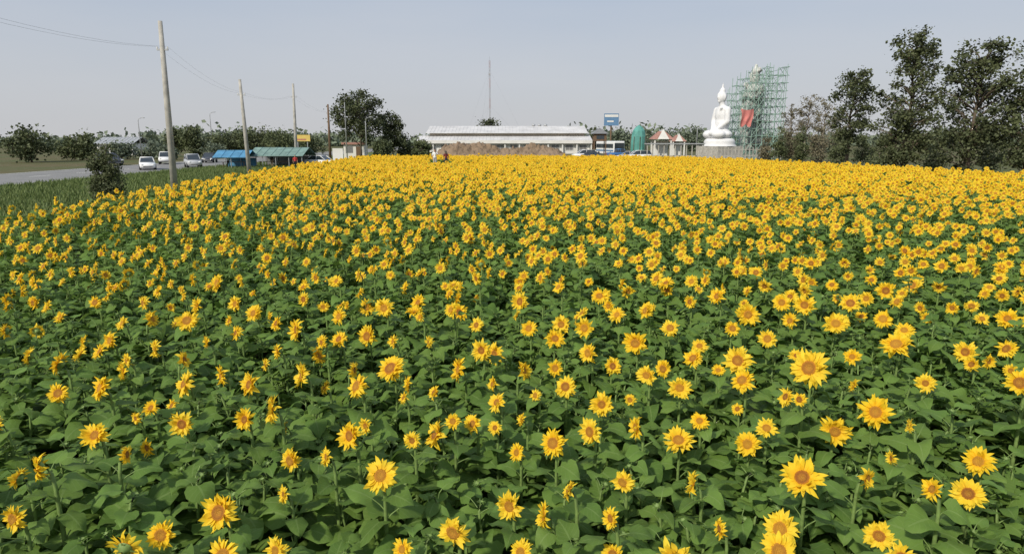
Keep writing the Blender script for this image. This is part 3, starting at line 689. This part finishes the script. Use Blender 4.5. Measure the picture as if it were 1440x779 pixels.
# low fence in front of the statue podium
Y=108; xa,xb=X(985,Y),X(1100,Y); t=empty('low_fence',(xa,Y,0)); tag(t,'low grey fence of thin uprights below the statue and scaffold','fence')
ln=xb-xa; b=MB(); b.box((0,-.03,1.9),(ln,.03,2.0)); b.box((0,-.03,.9),(ln,.03,1.0)); b.build('rail',M_conc,t)
for i in range(24): b=MB(); x=i*ln/23; b.box((x-.06,-.09,0),(x+.06,-.035,2.3)); b.build('upright',M_conc,t)

# ---------------------------------------------------------------- statues (one remeshed surface each)
def remesh(o,vox,sm=2):
    m=o.modifiers.new('join','REMESH'); m.mode='VOXEL'; m.voxel_size=vox; m.use_smooth_shade=True
    if sm:
        s=o.modifiers.new('soft','SMOOTH'); s.iterations=sm; s.factor=.5
def caps(b,p0,p1,r0,r1,n=10):
    p0=Vector(p0);p1=Vector(p1); b.ell(p0,(r0,)*3,n,6); b.ell(p1,(r1,)*3,n,6); b.tube([p0,p1],[r0,r1],n)
Y=118; sx=X(1012,Y); zb=Z(196,Y); zt=Z(113,Y); hh=zt-zb
t=empty('seated_statue',(sx,Y,0),R(180+24)); tag(t,'large white cross-legged seated statue on a podium, in front of the scaffold','statue')
k=hh/10.0; b=MB()
q_=.86
S=lambda x,y,z:(x*k*q_,y*k*q_,zb+z*k)
E=lambda c,r,M=None:b.ell(S(*c),(r[0]*k*q_,r[1]*k*q_,r[2]*k),16,12,M)
E((0.1,0,.8),(2.2,2.9,.95)); E((1.7,1.5,.8),(1.15,1.4,.75),Matrix.Rotation(.5,3,'Z')); E((1.7,-1.5,.8),(1.15,1.4,.75),Matrix.Rotation(-.5,3,'Z'))
E((2.1,.2,1.0),(.6,1.5,.45)); E((-.3,0,2.4),(1.35,1.6,1.9)); E((-.2,0,4.1),(1.2,1.6,1.6)); E((-.25,0,5.0),(.95,1.85,.8))
for s_ in (-1,1):
    caps(b,S(-.2,s_*1.6,5.0),S(.1,s_*2.0,3.0),.56*k,.5*k,12); caps(b,S(.1,s_*2.0,3.0),S(1.5,s_*.6,1.7),.46*k,.32*k,12); E((1.8,s_*.35,1.6),(.5,.4,.2))
    E((0.0,s_*.94,7.1),(.2,.12,.5))
caps(b,S(-.15,0,5.6),S(0,0,6.5),.54*k,.48*k,12); E((.08,0,7.2),(1.0,.92,1.05)); E((.0,0,8.2),(.62,.6,.5)); caps(b,S(0,0,8.5),S(0,0,9.6),.27*k,.07*k,10)
caps(b,S(.97,0,7.4),S(1.13,0,7.05),.08*k,.14*k,8); E((.97,0,6.75),(.12,.22,.07)); E((.8,0,6.4),(.26,.3,.2))
caps(b,S(.85,.9,5.3),S(-.4,-1.3,3.0),.22*k,.26*k,8)
for s_ in (-1,1): E((.92,s_*.3,7.4),(.1,.15,.06)); E((.94,s_*.31,7.65),(.1,.21,.05))
o=b.build('body',M_statue,t,True); remesh(o,.13,2)
b=MB(); b.lathe([(2.9*k,zb-1.2),(2.6*k,zb-.7),(2.7*k,zb-.4),(2.4*k,zb),(2.2*k,zb+.12),(.1,zb+.12)],28); b.build('lotus_base',M_statue,t,True)
b=MB(); w=2.8
for q,(z0,z1,ww) in enumerate(((0,.5,w+.5),(.5,zb-1.2,w))): b.box((-ww,-ww,z0+.0),(ww,ww,z1-.003))
b.build('podium',M_conc,t)
Y=126; sx=X(1056,Y); zt=Z(90,Y)
t=empty('unfinished_statue',(sx,Y,0),R(200)); tag(t,'tall grey-white unfinished standing figure inside green scaffolding','statue')
k=zt/17.5; b=MB(); S=lambda x,y,z:(x*k,y*k,z*k); E=lambda c,r,M=None:b.ell(S(*c),tuple(q*k for q in r),16,12,M)
caps(b,S(0,0,1.2),S(0,0,6),2.3*k,1.9*k,16); caps(b,S(0,0,6),S(0,0,10.5),1.85*k,1.5*k,16); E((0,0,12.2),(1.3,1.9,1.5)); E((0,0,13.1),(1.0,2.0,.7))
for s_ in (-1,1):
    caps(b,S(0,s_*1.9,13),S(.5,s_*2.1,10.6),.6*k,.5*k,12); caps(b,S(.5,s_*2.1,10.6),S(1.9,s_*.7,11.6),.5*k,.35*k,12)
    caps(b,S(.6,s_*2.1,10.3),S(.6,s_*2.3,5.5),.45*k,.7*k,10); E((0,s_*.82,14.7),(.2,.12,.5))
caps(b,S(0,0,13.4),S(.1,0,14.2),.6*k,.6*k,12); E((.1,0,15),(.95,.9,1.05)); E((0,0,16.0),(.8,.8,.7)); caps(b,S(0,0,16.3),S(0,0,17.2),.55*k,.3*k,10)
caps(b,S(.9,0,15.2),S(1.02,0,14.85),.1*k,.15*k,8); E((2.0,0,11.9),(.25,.3,.7))
rgs=random.Random(8)
for i in range(7):
    a=i/6*2.6-1.3; caps(b,S(1.5*math.cos(a),1.5*math.sin(a),9.5),S(2.1*math.cos(a),2.1*math.sin(a),1.5),.22*k,.4*k,8)
for i in range(40):
    a=rgs.uniform(0,6.28); z=rgs.uniform(8,16.5); r=1.5 if z<14 else .8; E((r*math.cos(a),r*1.2*math.sin(a),z),(rgs.uniform(.2,.5),rgs.uniform(.2,.5),rgs.uniform(.2,.6)))
o=b.build('body',M_statue2,t,True); remesh(o,.16,1)
b=MB(); b.box((-3,-3,0),(3,3,.9)); b.build('plinth',M_conc,t)
Y0=121.5; xa=X(1033,Y0); xb=X(1101,Y0); t=empty('scaffolding',(xa,Y0,0)); tag(t,'green tubular scaffolding tower around the unfinished statue','scaffolding')
Wd=xb-xa; nx_=9; dxs=[Wd*i/nx_ for i in range(nx_+1)]; hs=[Z(q,Y0) for q in (142,126,112,101,104,97,93,98,94,96)]; lev=1.35
rg=random.Random(4)
for i,x in enumerate(dxs):
    for j,yy in enumerate((0,1.6,7.4,9)):
        b=MB(); h=hs[i]+rg.uniform(-.6,1.3); b.tube([(x+rg.uniform(-.2,.2),yy,0),(x+rg.uniform(-.2,.2),yy,h)],.055,5); b.build('upright',M_green,t)
nl=int(max(hs)/lev)
for l in range(1,nl+1):
    b=MB(); z=l*lev
    for yy in (0,1.6,7.4,9):
        for i in range(nx_):
            if z<min(hs[i],hs[i+1])+.3:
                j1,j2=rg.uniform(-.2,.2),rg.uniform(-.2,.2)
                b.tube([(dxs[i]-.2,yy,z+j1),(dxs[i+1]+.2,yy,z+j2)],.05,4)
                if rg.random()<.55: b.tube([(dxs[i],yy,z),(dxs[i+1],yy,z-lev)],.045,4)
                if rg.random()<.55: b.tube([(dxs[i+1],yy,z),(dxs[i],yy,z-lev)],.045,4)
    for i in range(nx_+1):
        if z<hs[i]+.3:
            b.tube([(dxs[i],0,z),(dxs[i],1.6,z)],.04,4); b.tube([(dxs[i],7.4,z),(dxs[i],9,z)],.04,4)
            if i in (0,nx_): b.tube([(dxs[i],0,z),(dxs[i],9,z)],.04,4)
    b.build('ledger_level',M_green,t)
b=MB()
for l in (2,3,5,6,8,9): 
    if l*lev<hs[2]: b.box((dxs[2+l%2],.1,l*lev+.05),(dxs[5+l%3],1.5,l*lev+.1))
b.build('plank_deck',M_wood,t)
zc0,zc1=Z(179,120.8),Z(153,120.8); xc0,xc1=X(1039,120.8),X(1057,120.8); b=MB(); vs=[];fs=[]
for i in range(13):
    for j in range(9):
        u,v=i/12,j/8; vs.append((xc0+(xc1-xc0)*(u*(1-.2*v)+.1*v)+.15*math.sin(v*5),120.9-.25*math.sin(u*11+v*3)*(.4+v*.5),zc1-(zc1-zc0)*v*(.92+.08*math.sin(u*9))-.25*math.sin(u*3)*(1-v)))
for i in range(12):
    for j in range(8): fs.append((i*9+j,(i+1)*9+j,(i+1)*9+j+1,i*9+j+1))
b.add(vs,fs); tag(b.build('red_banner',M_red,None,True),'red cloth hanging on the left side of the green scaffolding','cloth')

# ---------------------------------------------------------------- vehicles
def car(name,lb,px,Y,rz,mat,kind='sedan',grp='cars on the road'):
    t=empty(name,(X(px,Y),Y,.014),rz); tag(t,lb,'car',grp)
    hw=.88
    if kind=='sedan': low=[(-2.25,.35,.75,.9),(-2.15,.22,.92,.97),(-1.2,.2,.95,1),(0,.2,.93,1),(1.1,.2,.90,1),(2.0,.22,.74,.96),(2.2,.35,.6,.86)]; cab=[(-1.75,.93,.93),(-1.15,1.36,.82),(-.2,1.45,.8),(.35,1.40,.8),(1.15,.90,.93)]
    elif kind=='pickup': low=[(-2.5,.5,1.0,.95),(-2.45,.4,1.08,1),(-.9,.4,1.08,1),(0,.4,1.08,1),(1.3,.4,1.06,1),(2.3,.4,.98,.97),(2.5,.5,.8,.9)]; cab=[(-.8,1.08,.93),(-.7,1.68,.83),(.1,1.74,.82),(.55,1.70,.82),(1.2,1.06,.93)]
    else: low=[(-2.3,.4,1.0,.93),(-2.2,.25,1.05,1),(-1,.25,1.05,1),(0,.25,1.03,1),(1.2,.25,1.0,1),(2.0,.28,.88,.97),(2.2,.4,.7,.88)]; cab=[(-2.15,1.05,.93),(-1.9,1.6,.84),(-.2,1.68,.82),(.5,1.62,.82),(1.3,1.0,.93)]
    b=MB(); vs=[];fs=[]
    for x,z0,z1,wf in low:
        w=hw*wf; zm=(z0+z1)/2; vs+=[(x,-w*.93,z0),(x,-w,zm),(x,-w*.94,z1),(x,w*.94,z1),(x,w,zm),(x,w*.93,z0)]
    for i in range(len(low)-1):
        for j in range(6): j2=(j+1)%6; fs.append((i*6+j,i*6+j2,(i+1)*6+j2,(i+1)*6+j))
    fs+= [(5,4,3,2,1,0),tuple(len(vs)-6+j for j in range(6))]
    b.add(vs,fs)
    r=cab[1:-1]; vs=[];fs=[]
    for x,z,wf in r: w=hw*wf*.93; vs+=[(x,-w,z),(x,w,z),(x,w,z+.05),(x,-w,z+.05)]
    for i in range(len(r)-1):
        for j in range(4): fs.append((i*4+j,i*4+(j+1)%4,(i+1)*4+(j+1)%4,(i+1)*4+j))
    fs+=[(3,2,1,0),tuple(len(vs)-4+j for j in range(4))]; b.add(vs,fs)
    for s in (-1,1):
        for a_,c_ in ((0,1),(3,4)):
            A=cab[a_];B=cab[c_]; b.tube([(A[0],s*hw*A[2]*.93,A[1]),(B[0],s*hw*B[2]*.93,B[1]+.02)],.045,4)
        b.tube([(-.25,s*hw*.92,.93),(-.25,s*hw*.80*.93,cab[2][1])],.04,4)
    if kind=='pickup': b.box((-2.4,-.75,1.0),(-.95,.75,1.082))
    b.build('body',mat,t,True)
    b=MB(); vs=[];fs=[]
    for x,z,wf in cab:
        w0=hw*.91; w=hw*wf*.92 if z>1.2 else hw*.91; zb_=cab[0][1]-.06; vs+=[(x,-w0,zb_),(x,-w,max(z,zb_+.02)),(x,w,max(z,zb_+.02)),(x,w0,zb_)]
    for i in range(len(cab)-1):
        for j in range(3): fs.append((i*4+j,i*4+j+1,(i+1)*4+j+1,(i+1)*4+j))
    fs+=[(0,3,2,1),(len(vs)-4,len(vs)-3,len(vs)-2,len(vs)-1)]; b.add(vs,fs); b.build('windows',M_glass,t)
    for x in (-1.35,1.38):
        for s in (-1,1):
            b=MB(); b.tube([(x,s*.66,.32),(x,s*.90,.32)],.33,16); w_=b.build('wheel',M_tyre,t); b=MB(); b.tube([(x,s*.885,.32),(x,s*.915,.32)],.2,10); b.build('rim',M_rim,w_)
    xf_=low[-1][0]; xb_=low[0][0]
    for s in (-1,1):
        b=MB(); b.ell((xf_-.06,s*.6,(low[-1][2]+low[-2][2])/2-.05),(.1,.2,.09),8,6); b.build('headlight',M_light,t,True)
        b=MB(); b.ell((xb_+.03,s*.66,.8),(.07,.16,.1),8,6); b.build('tail_light',M_tail,t,True)
    b=MB(); b.box((xf_-.03,-.5,.33),(xf_+.03,.5,.48)); b.build('grille',M_dark,t)
    return t
car('parked_car','white sedan on the road, leftmost of the cars',203,80,R(-60),M_cw,'sedan')
car('parked_car','silver hatchback on the road just behind the white sedan',268,86,R(-58),M_cs,'suv')
car('parked_car','small dark car farther along the road near the slender lamp',292,104,R(-75),M_cd,'sedan')
car('parked_car','white pickup on the road before the left bushes',230,98,R(-65),M_cw,'pickup')
car('parked_car','dark car at the left edge of the road',150,92,R(-30),M_cd,'suv')
car('parked_car','white car parked right of the teal shed',450,88,R(-20),M_cw,'sedan','cars parked by the sheds')
for j,(px,Y,rz,mt,kd) in enumerate(((884,118,170,M_cs,'sedan'),(898,114,185,M_cw,'suv'),(872,128,20,M_cb,'pickup'),(836,118,0,M_cd,'sedan'),(822,122,190,M_cw,'suv'))):
    car('parked_car',('silver sedan parked at the left end of the walkway','white car closest to the walkway and netted tower','blue pickup parked below the billboard','dark sedan parked right of the hall','white car parked at the right corner of the hall')[j],px,Y,R(rz),mt,kd,'cars parked right of the hall')
Y=146; t=empty('coach',(X(858,Y),Y,0),R(-75)); tag(t,'white coach with blue stripe parked between the hall and billboard','bus')
b=MB(); b.box((-5,-1.25,.4),(5,1.25,3.2)); o=b.build('body',M_cw,t); mm=o.modifiers.new('b','BEVEL'); mm.width=.2; mm.segments=3
b=MB(); b.box((-4.7,-1.27,1.7),(4.6,1.27,2.6)); b.box((4.9,-1.1,1.4),(5.02,1.1,2.8)); b.build('windows',M_glass,t)
b=MB(); b.box((-4.8,-1.265,1.0),(4.8,1.265,1.35)); b.build('stripe',M_signblue,t)
for x in (-3.2,3.2):
    for s in (-1,1): b=MB(); b.tube([(x,s*1.0,.48),(x,s*1.28,.48)],.48,16); b.build('wheel',M_tyre,t)

# ---------------------------------------------------------------- people
def person(lb,loc,rz,h,shirt,pants,skirt=False,arm=0,hairlong=False):
    t=empty('person',loc,rz,h/1.70); tag(t,lb,'person')
    b=MB(); E=lambda c,r:b.ell(c,r,12,8)
    E((.0,0,1.58),(.095,.078,.118)); E((.01,0,1.50),(.075,.06,.07)); caps(b,(-.01,0,1.38),(0,0,1.50),.052,.05); E((.098,0,1.57),(.018,.014,.024)); E((.088,0,1.53),(.012,.024,.008))
    for s in (-1,1): E((.0,s*.08,1.57),(.02,.012,.03)); E((.085,s*.03,1.595),(.012,.014,.008))
    E((0,0,1.28),(.105,.165,.16)); E((0,0,1.10),(.095,.135,.16)); E((0,0,.95),(.115,.16,.13))
    for s in (-1,1):
        sh=Vector((0,s*.18,1.35))
        if arm and s==1: el=Vector((.18,s*.24,1.18)); wr=Vector((.30,s*.10,1.36))
        else: el=Vector((-.02,s*.25,1.08)); wr=Vector((.05,s*.24,.85))
        caps(b,sh,el,.055,.042); caps(b,el,wr,.040,.028)
        d=(wr-el).normalized(); side=Vector((1,0,0)) if abs(d.x)<.7 else Vector((0,0,1)); caps(b,wr,wr+d*.08,.028,.034)
        for f in range(4):
            o_=side*(-.030+.02*f); L=(.07,.08,.076,.06)[f]; a=wr+d*.085+o_; m1=a+d*L*.55; m2=m1+d*L*.4+Vector((0,-s*.02,0)); b.tube([a,m1,m2],[.010,.009,.007],6)
        b.tube([wr+d*.04+side*.03,wr+d*.07+side*.058,wr+d*.10+side*.062],[.012,.010,.008],6)
        hip=Vector((0,s*.085,.92)); kn=Vector((.02,s*.095,.50)); an=Vector((-.01,s*.10,.09)); caps(b,hip,kn,.085,.056); caps(b,kn,an,.054,.036); caps(b,(-.03,s*.10,.045),(.14,s*.115,.035),.04,.03)
    o=b.build('body',M_skin,t,True); remesh(o,.011,1)
    b=MB(); E=lambda c,r:b.ell(c,r,12,8)
    E((0,0,1.29),(.12,.18,.16)); caps(b,(0,0,1.25),(0,0,.95),.125,.125); E((0,0,1.0),(.12,.165,.13))
    for s in (-1,1):
        sh=Vector((0,s*.18,1.35)); el=Vector((.18,s*.24,1.18)) if (arm and s==1) else Vector((-.02,s*.25,1.08)); caps(b,sh,sh.lerp(el,.8),.068,.06)
    o=b.build('shirt',shirt,t,True); remesh(o,.02,2)
    b=MB(); b.ell((0,0,.93),(.128,.172,.11),12,8)
    if skirt: b.lathe([(.01,.42),(.24,.42),(.20,.7),(.15,.95),(.01,.97)],14)
    else:
        for s in (-1,1): caps(b,(0,s*.085,.90),(.02,s*.095,.50),.095,.068); caps(b,(.02,s*.095,.50),(-.01,s*.10,.12),.066,.052)
    o=b.build('skirt' if skirt else 'trousers',pants,t,True); remesh(o,.02,1)
    b=MB(); b.ell((-.022,0,1.61),(.100,.090,.112),12,8)
    if hairlong: caps(b,(-.07,0,1.56),(-.09,0,1.36),.07,.06)
    o=b.build('hair',M_hair,t,True); remesh(o,.02,1)
person('person in a white shirt standing at the far edge of the sunflowers',(X(611,KY),KY,.975),R(-80),1.70,M_shirtw,M_jean,False,1)
person('person in dark red top with long dark hair, right of the white shirt',(X(627,KY),KY-.2,.975),R(100),1.56,M_shirtr,M_black,True,0,True)
person('person in a red shirt standing at the right end of the teal shed',(X(413,81),81,.006),R(-70),1.68,M_shirtb,M_black)
person('person in black top standing under the teal shed roof',(X(380,85),85,.006),R(-120),1.68,M_black,M_khaki)
person('person in white shirt at the blue stall counter',(X(318,83.3),83.3,.006),R(90),1.65,M_shirtw,M_black,False,1)

# ---------------------------------------------------------------- camera, light, sky
cam=bpy.data.cameras.new('camera'); co=bpy.data.objects.new('camera',cam); COL.objects.link(co); co.location=(0,0,CZ); co.rotation_euler=(PI/2-T,0,0)
cam.lens=F/1440*36; cam.sensor_width=36; cam.clip_end=5000; cam.clip_start=.05; scene.camera=co
sv=Vector((-.50,-.66,.66)).normalized()
sl=bpy.data.lights.new('sun','SUN'); sl.energy=3.8; sl.angle=R(3.5); sl.color=(1,.93,.80); so=bpy.data.objects.new('sun',sl); COL.objects.link(so); so.rotation_euler=(-sv).to_track_quat('-Z','Y').to_euler()
wd=bpy.data.worlds.new('World'); scene.world=wd; wd.use_nodes=True; t=wd.node_tree; bg=t.nodes['Background']
sk=N(t,'ShaderNodeTexSky'); sk.sky_type='NISHITA'; sk.sun_disc=False; sk.sun_elevation=math.asin(sv.z); sk.sun_rotation=math.atan2(sv.x,sv.y); sk.dust_density=3.5; sk.air_density=1.0; sk.ozone_density=1.5
tc=N(t,'ShaderNodeTexCoord'); sx_=N(t,'ShaderNodeSeparateXYZ'); t.links.new(tc.outputs['Generated'],sx_.inputs[0])
gr=N(t,'ShaderNodeMapRange'); gr.inputs[1].default_value=0.0; gr.inputs[2].default_value=.24; t.links.new(sx_.outputs[2],gr.inputs[0])
haze=mixc(t,gr.outputs[0],(5.9,5.95,6.1),(4.15,4.95,6.2))
c=mixc(t,.85,sk.outputs[0],haze)
mp=N(t,'ShaderNodeMapping'); mp.inputs['Scale'].default_value=(1,1,5); no=N(t,'ShaderNodeTexNoise'); no.inputs['Scale'].default_value=1.6; no.inputs['Detail'].default_value=5
t.links.new(tc.outputs['Generated'],mp.inputs[0]); t.links.new(mp.outputs[0],no.inputs[0])
rm=N(t,'ShaderNodeMapRange'); rm.inputs[1].default_value=.42; rm.inputs[2].default_value=.75; rm.inputs[4].default_value=.25; t.links.new(no.outputs[0],rm.inputs[0])
c=mixc(t,rm.outputs[0],c,(6.2,6.2,6.4)); t.links.new(c,bg.inputs[0]); bg.inputs[1].default_value=.108
scene.view_settings.view_transform='Standard'; scene.view_settings.look='None'; scene.view_settings.exposure=0
